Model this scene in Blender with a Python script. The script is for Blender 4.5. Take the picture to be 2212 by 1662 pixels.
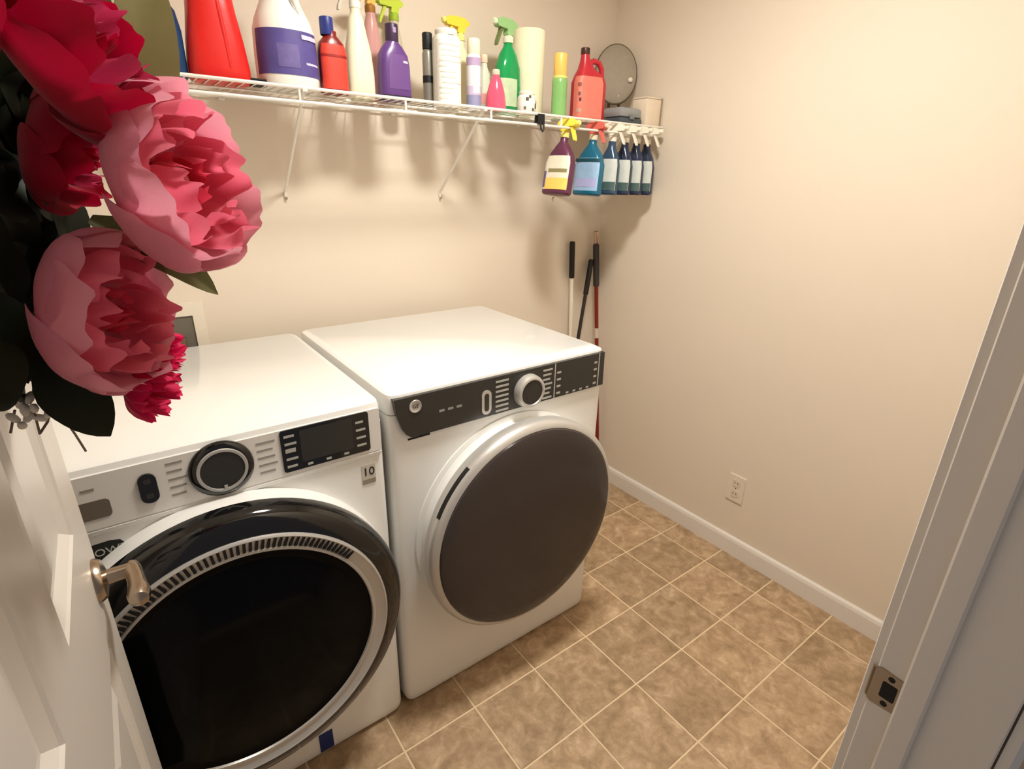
import bpy, bmesh, math, random
from mathutils import Vector, Matrix, noise
R_ = math.radians
for o in list(bpy.data.objects): bpy.data.objects.remove(o)
scene = bpy.context.scene
COL = scene.collection

# ------------------------------------------------------------------ camera
cam_d = bpy.data.cameras.new('camera')
cam_d.sensor_fit = 'HORIZONTAL'; cam_d.sensor_width = 36.0
cam_d.lens = 1151.5 / 2212 * 36.0
cam_d.clip_start = 0.02
cam = bpy.data.objects.new('camera', cam_d); COL.objects.link(cam)
cam.location = (-0.8435, -1.1957, 1.4780)
cam.rotation_euler = (1.20324, -0.02045, -0.63676)
scene.camera = cam
# ------------------------------------------------------------------ world, exposure, lamp strength
world = bpy.data.worlds.new('world'); scene.world = world; world.use_nodes = True
bg = world.node_tree.nodes['Background']
bg.inputs['Color'].default_value = (0.80, 0.74, 0.74, 1); bg.inputs['Strength'].default_value = 0.20
scene.view_settings.view_transform = 'Standard'; scene.view_settings.look = 'None'
scene.view_settings.exposure = 0.20; scene.view_settings.gamma = 1.0
scene.view_settings.use_curve_mapping = False
LAMP_POS = (0.02, -0.42, 2.58); LAMP_STRENGTH = 128.0; LAMP_COLOR = (1.0, 0.965, 0.90)

# ------------------------------------------------------------------ helpers
def lin(c):
    c = c / 255.0
    return c / 12.92 if c <= 0.04045 else ((c + 0.055) / 1.055) ** 2.4
def rgb(r, g, b): return (lin(r), lin(g), lin(b), 1.0)

MATS = {}
def mat(name, col, rough=0.5, metal=0.0, coat=0.0, var=0.04, scale=30.0, bump=0.0, trans=0.0, ior=1.45, spec=0.5):
    if name in MATS: return MATS[name]
    m = bpy.data.materials.new(name); m.use_nodes = True
    nt = m.node_tree; b = nt.nodes['Principled BSDF']
    tc = nt.nodes.new('ShaderNodeTexCoord'); nz = nt.nodes.new('ShaderNodeTexNoise')
    nz.inputs['Scale'].default_value = scale; nz.inputs['Detail'].default_value = 3
    nt.links.new(tc.outputs['Object'], nz.inputs['Vector'])
    mx = nt.nodes.new('ShaderNodeMix'); mx.data_type = 'RGBA'
    mx.inputs['A'].default_value = tuple(max(0, c * (1 - var)) for c in col[:3]) + (1,)
    mx.inputs['B'].default_value = tuple(min(1, c * (1 + var)) for c in col[:3]) + (1,)
    nt.links.new(nz.outputs['Fac'], mx.inputs['Factor']); nt.links.new(mx.outputs['Result'], b.inputs['Base Color'])
    b.inputs['Roughness'].default_value = rough; b.inputs['Metallic'].default_value = metal
    b.inputs['Coat Weight'].default_value = coat; b.inputs['Transmission Weight'].default_value = trans
    b.inputs['IOR'].default_value = ior; b.inputs['Specular IOR Level'].default_value = spec
    if bump > 0:
        bp = nt.nodes.new('ShaderNodeBump'); bp.inputs['Strength'].default_value = bump; bp.inputs['Distance'].default_value = 0.002
        nt.links.new(nz.outputs['Fac'], bp.inputs['Height']); nt.links.new(bp.outputs['Normal'], b.inputs['Normal'])
    MATS[name] = m
    return m

def attr_mat(name, c0, c1, rough=0.6, sheen=0.2, thin=0.42):
    """petal / leaf material: natural colour runs from base (c0) to tip (c1) along the piece"""
    if name in MATS: return MATS[name]
    m = bpy.data.materials.new(name); m.use_nodes = True
    nt = m.node_tree; b = nt.nodes['Principled BSDF']
    at = nt.nodes.new('ShaderNodeAttribute'); at.attribute_name = 'along'
    tc = nt.nodes.new('ShaderNodeTexCoord'); nz = nt.nodes.new('ShaderNodeTexNoise'); nz.inputs['Scale'].default_value = 60
    nt.links.new(tc.outputs['Object'], nz.inputs['Vector'])
    ad = nt.nodes.new('ShaderNodeMath'); ad.operation = 'MULTIPLY_ADD'; ad.inputs[1].default_value = 0.35; 
    nt.links.new(nz.outputs['Fac'], ad.inputs[0]); nt.links.new(at.outputs['Fac'], ad.inputs[2])
    sb = nt.nodes.new('ShaderNodeMath'); sb.operation = 'SUBTRACT'; sb.inputs[1].default_value = 0.17; sb.use_clamp = True
    nt.links.new(ad.outputs[0], sb.inputs[0])
    mx = nt.nodes.new('ShaderNodeMix'); mx.data_type = 'RGBA'
    mx.inputs['A'].default_value = c0; mx.inputs['B'].default_value = c1
    nt.links.new(sb.outputs[0], mx.inputs['Factor']); nt.links.new(mx.outputs['Result'], b.inputs['Base Color'])
    b.inputs['Roughness'].default_value = rough; b.inputs['Sheen Weight'].default_value = sheen; b.inputs['Specular IOR Level'].default_value = 0.2
    tr = nt.nodes.new('ShaderNodeBsdfTranslucent'); nt.links.new(mx.outputs['Result'], tr.inputs['Color'])
    ms = nt.nodes.new('ShaderNodeMixShader'); ms.inputs[0].default_value = thin
    nt.links.new(b.outputs[0], ms.inputs[1]); nt.links.new(tr.outputs[0], ms.inputs[2])
    nt.links.new(ms.outputs[0], nt.nodes['Material Output'].inputs['Surface'])
    MATS[name] = m
    return m

def obj(name, bm, m, parent=None, loc=(0, 0, 0), rot=(0, 0, 0), smooth=True, angle=35):
    if isinstance(bm, bpy.types.Mesh): me = bm
    else:
        bmesh.ops.recalc_face_normals(bm, faces=bm.faces)
        if smooth:
            for f in bm.faces: f.smooth = True
            lim = R_(angle)
            for e in bm.edges:
                if len(e.link_faces) == 2 and e.calc_face_angle(0) > lim: e.smooth = False
        me = bpy.data.meshes.new(name); bm.to_mesh(me); bm.free()
        me.materials.append(m)
    o = bpy.data.objects.new(name, me); COL.objects.link(o)
    o.location = loc; o.rotation_euler = rot
    if parent: o.parent = parent
    return o
def tag(o, label, cat, group=None):
    o['label'] = label; o['category'] = cat
    if group: o['group'] = group
    return o
def thing(name, label, cat, loc=(0, 0, 0), rot=(0, 0, 0), group=None):
    o = bpy.data.objects.new(name, None); COL.objects.link(o)
    o.empty_display_size = 0.05; o.location = loc; o.rotation_euler = rot
    return tag(o, label, cat, group)
def struct(o): o['kind'] = 'structure'; return o

def box(bm, x0, x1, y0, y1, z0, z1, bev=0.0, seg=2):
    t = bmesh.new()
    vs = [t.verts.new((x, y, z)) for x in (x0, x1) for y in (y0, y1) for z in (z0, z1)]
    for f in ((0, 1, 3, 2), (4, 6, 7, 5), (0, 4, 5, 1), (2, 3, 7, 6), (0, 2, 6, 4), (1, 5, 7, 3)):
        t.faces.new([vs[i] for i in f])
    if bev > 0: bmesh.ops.bevel(t, geom=list(t.edges), offset=bev, segments=seg, profile=0.5, affect='EDGES')
    merge(bm, t); return bm
def merge(bm, t, M=None):
    me = bpy.data.meshes.new('tmp'); t.to_mesh(me); t.free()
    if M is not None: me.transform(M)
    bm.from_mesh(me); bpy.data.meshes.remove(me)
def B(*a, **k): return box(bmesh.new(), *a, **k)
def prism(outline, axis, a0, a1, bev=0.0, seg=2):
    """outline of 2D points extruded along axis ('x','y','z')"""
    bm = bmesh.new()
    def P(p, q):
        return {'x': (q, p[0], p[1]), 'y': (p[0], q, p[1]), 'z': (p[0], p[1], q)}[axis]
    A = [bm.verts.new(P(p, a0)) for p in outline]; C = [bm.verts.new(P(p, a1)) for p in outline]
    n = len(outline); bm.faces.new(A); bm.faces.new(list(reversed(C)))
    for i in range(n): bm.faces.new((A[i], A[(i + 1) % n], C[(i + 1) % n], C[i]))
    if bev > 0:
        es = [e for e in bm.edges if e.calc_face_angle(0) > R_(40)]
        bmesh.ops.bevel(bm, geom=es, offset=bev, segments=seg, profile=0.5, affect='EDGES')
    return bm
def rrect(x0, x1, z0, z1, r, n=5):
    pts = []
    for cx, cz, a in ((x1 - r, z1 - r, 0), (x0 + r, z1 - r, 90), (x0 + r, z0 + r, 180), (x1 - r, z0 + r, 270)):
        for i in range(n + 1):
            t = R_(a + 90 * i / n); pts.append((cx + r * math.cos(t), cz + r * math.sin(t)))
    return pts
def tube(bm, pts, r, seg=8, cap=True, rad=None):
    pts = [Vector(p) for p in pts]; rings = []
    up = None
    for i, p in enumerate(pts):
        d = (pts[min(i + 1, len(pts) - 1)] - pts[max(i - 1, 0)]).normalized()
        if up is None: up = Vector((0, 0, 1)) if abs(d.z) < 0.9 else Vector((1, 0, 0))
        a = d.cross(up).normalized(); b = a.cross(d).normalized(); up = b
        rr = rad[i] if rad else r
        rings.append([bm.verts.new(p + (a * math.cos(2 * math.pi * k / seg) + b * math.sin(2 * math.pi * k / seg)) * rr) for k in range(seg)])
    for q, w in zip(rings, rings[1:]):
        for k in range(seg): bm.faces.new((q[k], q[(k + 1) % seg], w[(k + 1) % seg], w[k]))
    if cap: bm.faces.new(rings[0]); bm.faces.new(list(reversed(rings[-1])))
    return bm
def T(pts, r, seg=8, rad=None): return tube(bmesh.new(), pts, r, seg, True, rad)
def lathe(prof, seg=48, axis='z', c=(0, 0, 0), close=True):
    """prof: list of (radius, height along axis); axis 'y' turns about a line along y"""
    bm = bmesh.new(); rings = []
    def P(r, h, t):
        if axis == 'z': return (c[0] + r * math.cos(t), c[1] + r * math.sin(t), c[2] + h)
        if axis == 'y': return (c[0] + r * math.cos(t), c[1] + h, c[2] + r * math.sin(t))
        return (c[0] + h, c[1] + r * math.cos(t), c[2] + r * math.sin(t))
    for r, h in prof:
        if r < 1e-6: rings.append([bm.verts.new(P(0, h, 0))])
        else: rings.append([bm.verts.new(P(r, h, 2 * math.pi * k / seg)) for k in range(seg)])
    for q, w in zip(rings, rings[1:]):
        for k in range(seg):
            a, b = q[k % len(q)], q[(k + 1) % len(q)]; d, e = w[k % len(w)], w[(k + 1) % len(w)]
            vs = []
            for v in (a, b, e, d):
                if v not in vs: vs.append(v)
            if len(vs) > 2: bm.faces.new(vs)
    if close:
        if len(rings[0]) > 1: bm.faces.new(rings[0])
        if len(rings[-1]) > 1: bm.faces.new(list(reversed(rings[-1])))
    return bm
def loft(secs, seg=32, t0=0.0, t1=2 * math.pi, grow=0.0):
    """secs: (z, half width x, half depth y, exponent, ox, oy); superellipse rings -> bottles"""
    bm = bmesh.new(); rings = []; full = abs(t1 - t0 - 2 * math.pi) < 1e-6
    n = seg if full else seg + 1
    for s in secs:
        z, a, b = s[:3]; e = s[3] if len(s) > 3 else 2.0; ox = s[4] if len(s) > 4 else 0; oy = s[5] if len(s) > 5 else 0
        a += grow; b += grow; ring = []
        for k in range(n):
            t = t0 + (t1 - t0) * k / seg; c, sn = math.cos(t), math.sin(t)
            ring.append(bm.verts.new((ox + a * math.copysign(abs(c) ** (2 / e), c), oy + b * math.copysign(abs(sn) ** (2 / e), sn), z)))
        rings.append(ring)
    for q, w in zip(rings, rings[1:]):
        for k in range(n if full else n - 1): bm.faces.new((q[k], q[(k + 1) % n], w[(k + 1) % n], w[k]))
    if full: bm.faces.new(list(reversed(rings[0]))); bm.faces.new(rings[-1])
    return bm
def text_bm(s, size, depth=0.0004):
    cu = bpy.data.curves.new('txt', 'FONT'); cu.body = s; cu.size = size; cu.extrude = depth; cu.align_x = 'CENTER'; cu.align_y = 'CENTER'
    cu.resolution_u = 3
    o = bpy.data.objects.new('txt', cu); COL.objects.link(o); bpy.context.view_layer.update()
    me = bpy.data.meshes.new_from_object(o.evaluated_get(bpy.context.evaluated_depsgraph_get()))
    bpy.data.objects.remove(o); bpy.data.curves.remove(cu)
    bm = bmesh.new(); bm.from_mesh(me); bpy.data.meshes.remove(me)
    return bm
FRONT = (math.pi / 2, 0, 0)    # flat art stood up to face -y

# ------------------------------------------------------------------ materials
def wall_mat():
    return mat('wall_paint', rgb(230, 217, 199), 0.75, var=0.015, scale=4, bump=0.0)
M_wall = wall_mat()
M_ceil = mat('ceiling_paint', rgb(246, 243, 238), 0.9, var=0.01, scale=5)
M_trim = mat('trim_paint', rgb(232, 226, 218), 0.35, var=0.015, scale=6)
M_door = mat('door_paint', rgb(210, 203, 194), 0.33, var=0.015, scale=6)
M_grout = mat('grout', rgb(226, 202, 166), 0.9, var=0.08, scale=40)
M_white = mat('appliance_white', rgb(238, 237, 233), 0.22, coat=0.3, var=0.008, scale=3)
M_white2 = mat('appliance_panel_grey', rgb(229, 226, 221), 0.3, var=0.01, scale=4)
M_black = mat('gloss_black', rgb(14, 14, 15), 0.08, coat=0.5, var=0.1)
M_blackglass = mat('door_glass_black', rgb(7, 7, 8), 0.1, var=0.1, spec=0.1)
M_brownglass = mat('door_glass_smoked', rgb(62, 55, 53), 0.14, var=0.2, scale=5, spec=0.4)
M_panel = mat('charcoal_panel', rgb(52, 50, 47), 0.22, var=0.08, scale=12)
M_silver = mat('silver_plastic', rgb(200, 197, 192), 0.35, metal=0.45, var=0.03)
M_nickel = mat('satin_nickel', rgb(176, 160, 142), 0.25, metal=1.0, var=0.03)
M_print = mat('grey_print', rgb(150, 146, 140), 0.6, var=0.05)
M_lprint = mat('light_print', rgb(176, 174, 166), 0.6, var=0.05)
M_wire = mat('white_vinyl_wire', rgb(238, 232, 222), 0.4, var=0.01)
M_slot = mat('dark_slot', rgb(22, 20, 19), 0.7, var=0.1)
M_rubber = mat('black_rubber', rgb(24, 23, 23), 0.55, var=0.1)

def tile_mat():
    m = bpy.data.materials.new('stone_look_tile'); m.use_nodes = True
    nt = m.node_tree; b = nt.nodes['Principled BSDF']
    tc = nt.nodes.new('ShaderNodeTexCoord'); oi = nt.nodes.new('ShaderNodeObjectInfo')
    vm = nt.nodes.new('ShaderNodeVectorMath'); vm.operation = 'ADD'
    sc = nt.nodes.new('ShaderNodeVectorMath'); sc.operation = 'SCALE'; sc.inputs['Scale'].default_value = 37.0
    cb = nt.nodes.new('ShaderNodeCombineXYZ')
    for i in range(3): nt.links.new(oi.outputs['Random'], cb.inputs[i])
    nt.links.new(cb.outputs[0], sc.inputs[0]); nt.links.new(tc.outputs['Object'], vm.inputs[0]); nt.links.new(sc.outputs[0], vm.inputs[1])
    n1 = nt.nodes.new('ShaderNodeTexNoise'); n1.inputs['Scale'].default_value = 17; n1.inputs['Detail'].default_value = 6; n1.inputs['Roughness'].default_value = 0.62; n1.inputs['Distortion'].default_value = 0.6
    n2 = nt.nodes.new('ShaderNodeTexNoise'); n2.inputs['Scale'].default_value = 38; n2.inputs['Detail'].default_value = 5; n2.inputs['Roughness'].default_value = 0.7
    nt.links.new(vm.outputs[0], n1.inputs['Vector']); nt.links.new(vm.outputs[0], n2.inputs['Vector'])
    mx = nt.nodes.new('ShaderNodeMix'); mx.data_type = 'FLOAT'; mx.inputs['Factor'].default_value = 0.35
    nt.links.new(n1.outputs['Fac'], mx.inputs['A']); nt.links.new(n2.outputs['Fac'], mx.inputs['B'])
    cr = nt.nodes.new('ShaderNodeValToRGB'); e = cr.color_ramp.elements
    e[0].position = 0.30; e[0].color = rgb(132, 106, 76); e[1].position = 0.72; e[1].color = rgb(218, 194, 162)
    k = e.new(0.46); k.color = rgb(164, 136, 103); k = e.new(0.58); k.color = rgb(186, 158, 125)
    nt.links.new(mx.outputs['Result'], cr.inputs['Fac'])
    hs = nt.nodes.new('ShaderNodeHueSaturation')
    mr = nt.nodes.new('ShaderNodeMapRange'); mr.inputs['To Min'].default_value = 0.9; mr.inputs['To Max'].default_value = 1.1
    nt.links.new(oi.outputs['Random'], mr.inputs['Value']); nt.links.new(mr.outputs[0], hs.inputs['Value'])
    nt.links.new(cr.outputs['Color'], hs.inputs['Color']); nt.links.new(hs.outputs['Color'], b.inputs['Base Color'])
    b.inputs['Roughness'].default_value = 0.5
    bp = nt.nodes.new('ShaderNodeBump'); bp.inputs['Strength'].default_value = 0.25; bp.inputs['Distance'].default_value = 0.002
    nt.links.new(mx.outputs['Result'], bp.inputs['Height']); nt.links.new(bp.outputs['Normal'], b.inputs['Normal'])
    return m
M_tile = tile_mat()

# ------------------------------------------------------------------ room shell
XL, XR, YF, YB, ZC = -1.20, 1.052, -1.085, 0.66, 2.58
JX, HX = -0.222, -0.990        # strike jamb face, hinge jamb face
floor = struct(obj('floor', B(XL - .1, XR + .1, -1.32, YB + .1, -.06, -.0015), M_grout))
TS = 0.2286
bt = {}
for i in range(-6, 5):
    for j in range(-3, 6):
        x0, x1 = max(i * TS, XL), min((i + 1) * TS, XR); y0, y1 = max(-(j + 1) * TS, YF - .11), min(-j * TS, YB)
        if x1 - x0 < .02 or y1 - y0 < .02: continue
        w, d = round(x1 - x0, 4), round(y1 - y0, 4)
        if (w, d) not in bt:
            t = obj('tile', B(-w / 2 + .0026, w / 2 - .0026, -d / 2 + .0026, d / 2 - .0026, -.006, 0, bev=.0010, seg=1), M_tile, floor, ((x0 + x1) / 2, (y0 + y1) / 2, 0), smooth=False)
            bt[(w, d)] = t.data
        else: obj('tile', bt[(w, d)], None, floor, ((x0 + x1) / 2, (y0 + y1) / 2, 0))
struct(obj('wall_back', B(XL - .1, XR + .1, YB, YB + .1, 0, ZC), M_wall))
struct(obj('wall_right', B(XR, XR + .1, YF - .115, YB, 0, ZC), M_wall))
struct(obj('wall_left', B(XL - .1, XL, YF - .115, YB, 0, ZC), M_wall))
bm = B(XL, HX - .02, YF - .115, YF, 0, ZC); box(bm, JX + .02, XR, YF - .115, YF, 0, ZC); box(bm, HX - .02, JX + .02, YF - .115, YF, 2.07, ZC)
struct(obj('wall_front', bm, M_wall))
struct(obj('ceiling', B(XL - .1, XR + .1, YF - .115, YB + .1, ZC, ZC + .08), M_ceil))
def baseboard(name, axis, a0, a1, at, sgn):
    prof = [(0, 0), (sgn * .013, 0), (sgn * .013, .066), (sgn * .010, .078), (sgn * .005, .084), (0, .084)]
    if axis == 'y': bm = bmesh.new(); pts = [(at + p, z) for p, z in prof]; bm.free(); bm = prism(pts, 'y', a0, a1)
    else: bm = prism([(at + p, z) for p, z in prof], 'x', a0, a1)
    return struct(obj(name, bm, M_trim, smooth=False))
baseboard('baseboard_right', 'y', YF + .001, YB - .014, XR - .0005, -1)
baseboard('baseboard_back', 'x', XL + .001, XR - .001, YB - .0005, -1)
baseboard('baseboard_front', 'x', JX + .085, XR - .014, YF + .0005, 1)
# strike-side door frame
fr = struct(obj('trim_1', B(JX, JX + .019, YF - .113, YF, .001, 2.05, bev=.0015, seg=1), M_trim, smooth=False))
obj('door_stop', prism([(JX - .011, YF - .030), (JX - .008, YF - .0275), (JX, YF - .0275), (JX, YF - .053), (JX - .008, YF - .053), (JX - .011, YF - .0505)], 'z', .002, 2.04), M_trim, fr, smooth=False)
obj('casing', prism([(JX + .006, YF), (JX + .006, YF + .009), (JX + .012, YF + .011), (JX + .05, YF + .016), (JX + .062, YF + .016), (JX + .066, YF + .012), (JX + .066, YF)], 'z', .001, 2.11), M_trim, fr, smooth=False)
obj('casing', prism([(JX + .006, YF - .115), (JX + .006, YF - .124), (JX + .05, YF - .131), (JX + .066, YF - .131), (JX + .066, YF - .115)], 'z', .001, 2.11), M_trim, fr, smooth=False)
# strike plate: face on the jamb with a lip rolled over the room edge
SZ = 0.937
bm = prism([(YF - .0265, SZ - .0245), (YF - .0265, SZ + .0245)] + [(YF - .004, SZ + .0265), (YF + .0005, SZ + .024), (YF + .0005, SZ - .024), (YF - .004, SZ - .0265)], 'x', JX - .0016, JX + .0005)
sp = obj('strike_plate', bm, M_nickel, fr, smooth=False); sp['label'] = 'satin nickel strike plate'
lip = [(JX - .0016, YF), (JX - .0002, YF + .0030), (JX + .003, YF + .0046), (JX + .0035, YF + .0034), (JX + .0008, YF + .0018), (JX + .0003, YF)]
obj('lip', prism(lip, 'z', SZ - .022, SZ + .022), M_nickel, sp, smooth=False)
obj('latch_hole', prism(rrect(YF - .0245, YF - .0095, SZ - .011, SZ + .0115, .002), 'x', JX - .0021, JX - .0012), M_slot, sp, smooth=False)
for dz in (-.0185, .0185): obj('screw', lathe([(0, -.0006), (.003, -.0004), (.0036, 0), (.0036, .001)], 14, 'x', (JX - .0019, YF - .0165, SZ + dz)), M_slot, sp)
# hinge-side and head frame
fr2 = struct(obj('trim_2', B(HX - .019, HX, YF - .113, YF, .001, 2.05, bev=.0015, seg=1), M_trim, smooth=False))
obj('casing', B(HX - .066, HX - .006, YF, YF + .014, .001, 2.11), M_trim, fr2, smooth=False)
fr3 = struct(obj('trim_3', B(HX, JX, YF - .113, YF, 2.05, 2.07), M_trim, smooth=False))
obj('casing', B(HX - .066, JX + .066, YF, YF + .014, 2.11, 2.17), M_trim, fr3, smooth=False)

# ------------------------------------------------------------------ ceiling lamp (the room's light)
lamp = thing('ceiling_light', 'round ceiling light, frosted diffuser recessed in an unseen drum rim shaped to dim the upper walls', 'ceiling light', LAMP_POS)
obj('base_and_cutoff_rim', lathe([(0, -.0005), (.160, -.0005), (.162, -.004), (.162, -.080), (.160, -.082), (.157, -.080), (.157, -.026), (0, -.026)], 48, close=False), M_trim, lamp)  # base with unseen drum rim, depth shaped to cut light off the upper walls
me_ = bpy.data.materials.new('lit_frosted_diffuser'); me_.use_nodes = True
pb = me_.node_tree.nodes['Principled BSDF']; pb.inputs['Base Color'].default_value = (.9, .88, .82, 1)
pb.inputs['Emission Color'].default_value = LAMP_COLOR + (1,); pb.inputs['Emission Strength'].default_value = LAMP_STRENGTH
obj('diffuser', lathe([(.156, -.027), (.154, -.028), (.12, -.029), (0, -.0295)], 40, close=False), me_, lamp)

# ------------------------------------------------------------------ open panel door with lever
DX, DY0, DY1 = -0.949, -1.072, -0.310     # face plane x, hinge edge, free edge
door = thing('door_1', 'white six-panel door standing open on the left', 'door', (DX, DY0, .012))
del door['category']; del door['label']; door['kind'] = 'structure'
DW, DH, TH = DY1 - DY0, 2.02, .035
ST = .110; ya, yb_ = ST, DW - ST; ml, mr_ = DW / 2 - .058, DW / 2 + .058
zr = [0, .24, .855, 1.035, 1.60, 1.70, 1.91, DH]
for a, b in ((0, ya), (yb_, DW)): obj('stile', B(-TH, 0, a, b, 0, DH), M_door, door, smooth=False)
for k in (0, 2, 4, 6): obj('rail', B(-TH, 0, ya, yb_, zr[k], zr[k + 1]), M_door, door, smooth=False)
for k in (1, 3, 5): obj('mullion', B(-TH, 0, ml, mr_, zr[k], zr[k + 1]), M_door, door, smooth=False)
def panel(y0, y1, z0, z1):
    bm = bmesh.new(); rings = []
    for ins, dep in ((0, 0), (.003, -.003), (.016, -.011), (.024, -.011), (.052, -.003), (.055, -.003)):
        rings.append([bm.verts.new((dep, y, z)) for y, z in ((y0 + ins, z0 + ins), (y1 - ins, z0 + ins), (y1 - ins, z1 - ins), (y0 + ins, z1 - ins))])
    for q, w in zip(rings, rings[1:]):
        for k in range(4): bm.faces.new((q[k], q[(k + 1) % 4], w[(k + 1) % 4], w[k]))
    bm.faces.new(rings[-1])
    back = [bm.verts.new((-TH, y, z)) for y, z in ((y0, z0), (y1, z0), (y1, z1), (y0, z1))]
    bm.faces.new(list(reversed(back)))
    for k in range(4): bm.faces.new((rings[0][k], back[k], back[(k + 1) % 4], rings[0][(k + 1) % 4]))
    return obj('panel', bm, M_door, door, smooth=False)
for k in (1, 3, 5):
    panel(ya, ml, zr[k], zr[k + 1]); panel(mr_, yb_, zr[k], zr[k + 1])
for z in (.22, 1.0, 1.78): obj('hinge', T([(-.041, -.001, z), (-.041, -.001, z + .09)], .006, 10), M_nickel, door)
lv = obj('lever_handle', lathe([(.031, 0), (.031, .004), (.027, .010), (.016, .013), (.011, .014), (.010, .046), (0, .046)], 32, 'x', (0, DW - .060, .926)), M_nickel, door)
lv['label'] = 'satin nickel lever handle'
bm = bmesh.new(); ly, lz = DW - .060, .926
tube(bm, [(.040, ly + .013, lz), (.042, ly + .009, lz), (.044, ly - .004, lz), (.046, ly - .022, lz - .002), (.047, ly - .040, lz - .004), (.047, ly - .056, lz - .006), (.046, ly - .066, lz - .007), (.046, ly - .070, lz - .007)], .01, 16, True,
     [.005, .0095, .0115, .011, .012, .0145, .012, .005])
obj('lever', bm, M_nickel, lv)

# ------------------------------------------------------------------ washer and dryer
def appliance(name, label, cat, x0, x1, zt):
    t = thing(name, label, cat, ((x0 + x1) / 2, FY, 0)); w = (x1 - x0) / 2
    secs = []
    D = .345
    for z, ins in ((.009, .014), (.014, .005), (.026, .001), (.04, 0), (zt - .055, 0)): secs.append((z, w - ins, D - ins, 34, 0, D))
    body = obj('cabinet', loft(secs, 96), M_white, t)
    tp = obj('top_panel', loft([(zt - .053, w - .001, D, 34, 0, D), (zt - .014, w - .001, D, 34, 0, D), (zt - .005, w - .004, D - .003, 34, 0, D), (zt, w - .013, D - .013, 34, 0, D)], 96), M_white, t)
    for sx in (-1, 1):
        for yy in (.08, .6): obj('foot', lathe([(.022, 0), (.024, .004), (.020, .006), (.010, .007), (.010, .014)], 16, 'z', (sx * (w - .07), yy, 0)), M_rubber, t)
    return t, w
FY = -0.115
# ---- washer
W, ww = appliance('washing_machine', 'white front-load washing machine with black and silver round door', 'washing machine', -1.122, -0.404, 1.0)
wc = (-1.122 - .404) / 2
def wx(x): return x - wc
wp = obj('control_panel', prism(rrect(-ww + .012, ww - .012, .878, .984, .006), 'y', -.006, .02, bev=.002), M_white2, W)
obj('crease', prism([(-.002, .878), (-.006, .874), (-.004, .866), (.006, .858), (.006, .878)], 'x', -ww + .014, ww - .014), M_white, W)
# knob
kc = (wx(-.7465), -.006, .935)
kn = obj('knob', lathe([(.0585, 0), (.0580, -.004), (.054, -.008), (.047, -.010), (.045, -.010)], 48, 'y', kc, close=False), M_black, W)
obj('knob_ring', lathe([(.046, -.010), (.045, -.013), (.040, -.013), (.039, -.010)], 48, 'y', kc, close=False), M_silver, kn)
obj('knob_face', lathe([(.040, -.0112), (.02, -.0115), (0, -.0115)], 48, 'y', kc, close=False), M_panel, kn)
obj('knob_mark', B(kc[0] - .003, kc[0] + .003, kc[1] - .0135, kc[1] - .011, kc[2] - .040, kc[2] - .033), M_silver, kn)
pl = obj('start_button', prism(rrect(wx(-.8835), wx(-.8545), .903, .963, .0140), 'y', -.0105, -.005, bev=.001), M_black, W)
for zz in (.948, .918): obj('button_mark', prism(rrect(wx(-.875), wx(-.863), zz - .005, zz + .005, .003), 'y', -.0115, -.010), M_panel, pl)
dp = obj('display', prism(rrect(wx(-.634), wx(-.443), .886, .983, .006), 'y', -.0085, -.005), M_black, W)
obj('screen', prism(rrect(wx(-.595), wx(-.482), .902, .976, .004), 'y', -.0090, -.008), M_panel, dp)
for k in range(5): obj('touch_mark', B(wx(-.627), wx(-.606) + .003 * (k % 2), -.0092, -.008, .896 + k * .0175, .901 + k * .0175 + (k == 2) * .004), M_lprint, dp)
for k in range(4): obj('touch_mark', B(wx(-.474), wx(-.456) + .004 * (k < 3), -.0092, -.008, .902 + k * .019, .907 + k * .019), M_lprint, dp)
for k in range(3): obj('touch_mark', B(wx(-.585) + k * .04, wx(-.574) + k * .04, -.0092, -.008, .891, .896), M_lprint, dp)
for k in range(5):
    obj('cycle_mark', B(wx(-.836) , wx(-.812) + .003 * ((k * 7) % 3), -.0068, -.0055, .903 + k * .0165, .907 + k * .0165), M_print, W)
    obj('cycle_mark', B(wx(-.680) , wx(-.650) + .003 * ((k * 5) % 3), -.0068, -.0055, .899 + k * .0165, .903 + k * .0165), M_print, W)
obj('dispenser_handle', prism(rrect(wx(-1.10), wx(-.9285), .899, .935, .008), 'y', -.0072, -.005), mat('taupe_recess', rgb(112, 102, 90), .5), W)
obj('dispenser_mark', B(wx(-.964), wx(-.945), -.0068, -.0055, .955, .960), M_print, W)
# door: conical black surround, ribbed silver ring, dark glass bowl
dc = (wx(-.766), 0, .527)
wd = obj('door', lathe([(.346, .002), (.347, -.012), (.3465, -.028), (.3455, -.046)], 96, 'y', dc, close=False), M_white, W)
obj('door_bezel', lathe([(.3455, -.046), (.3465, -.064), (.3445, -.078), (.336, -.090), (.325, -.0975), (.305, -.101), (.292, -.101)], 96, 'y', dc, close=False), M_black, wd)
obj('door_ring', lathe([(.297, -.099), (.2955, -.106), (.292, -.108), (.289, -.1055), (.269, -.1010), (.266, -.1045), (.2605, -.1045), (.258, -.098)], 96, 'y', dc, close=False), M_silver, wd)
NR = 66
for k in range(NR):
    a = R_(38 + (150) * k / NR)
    bmr = B(.2690, .2888, -.1064, -.0985, -.0026, .0026)
    bmesh.ops.transform(bmr, matrix=Matrix.Translation(dc) @ Matrix.Rotation(-a, 4, 'Y'), verts=bmr.verts)
    obj('vent_gap_shade', bmr, M_slot, wd, smooth=False)  # dark bar standing in for the shaded gap between silver ribs
obj('door_glass', lathe([(.259, -.100), (.252, -.0985), (.235, -.099), (.19, -.107), (.13, -.114), (.06, -.117), (0, -.118)], 96, 'y', dc, close=False), M_blackglass, wd)
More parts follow.
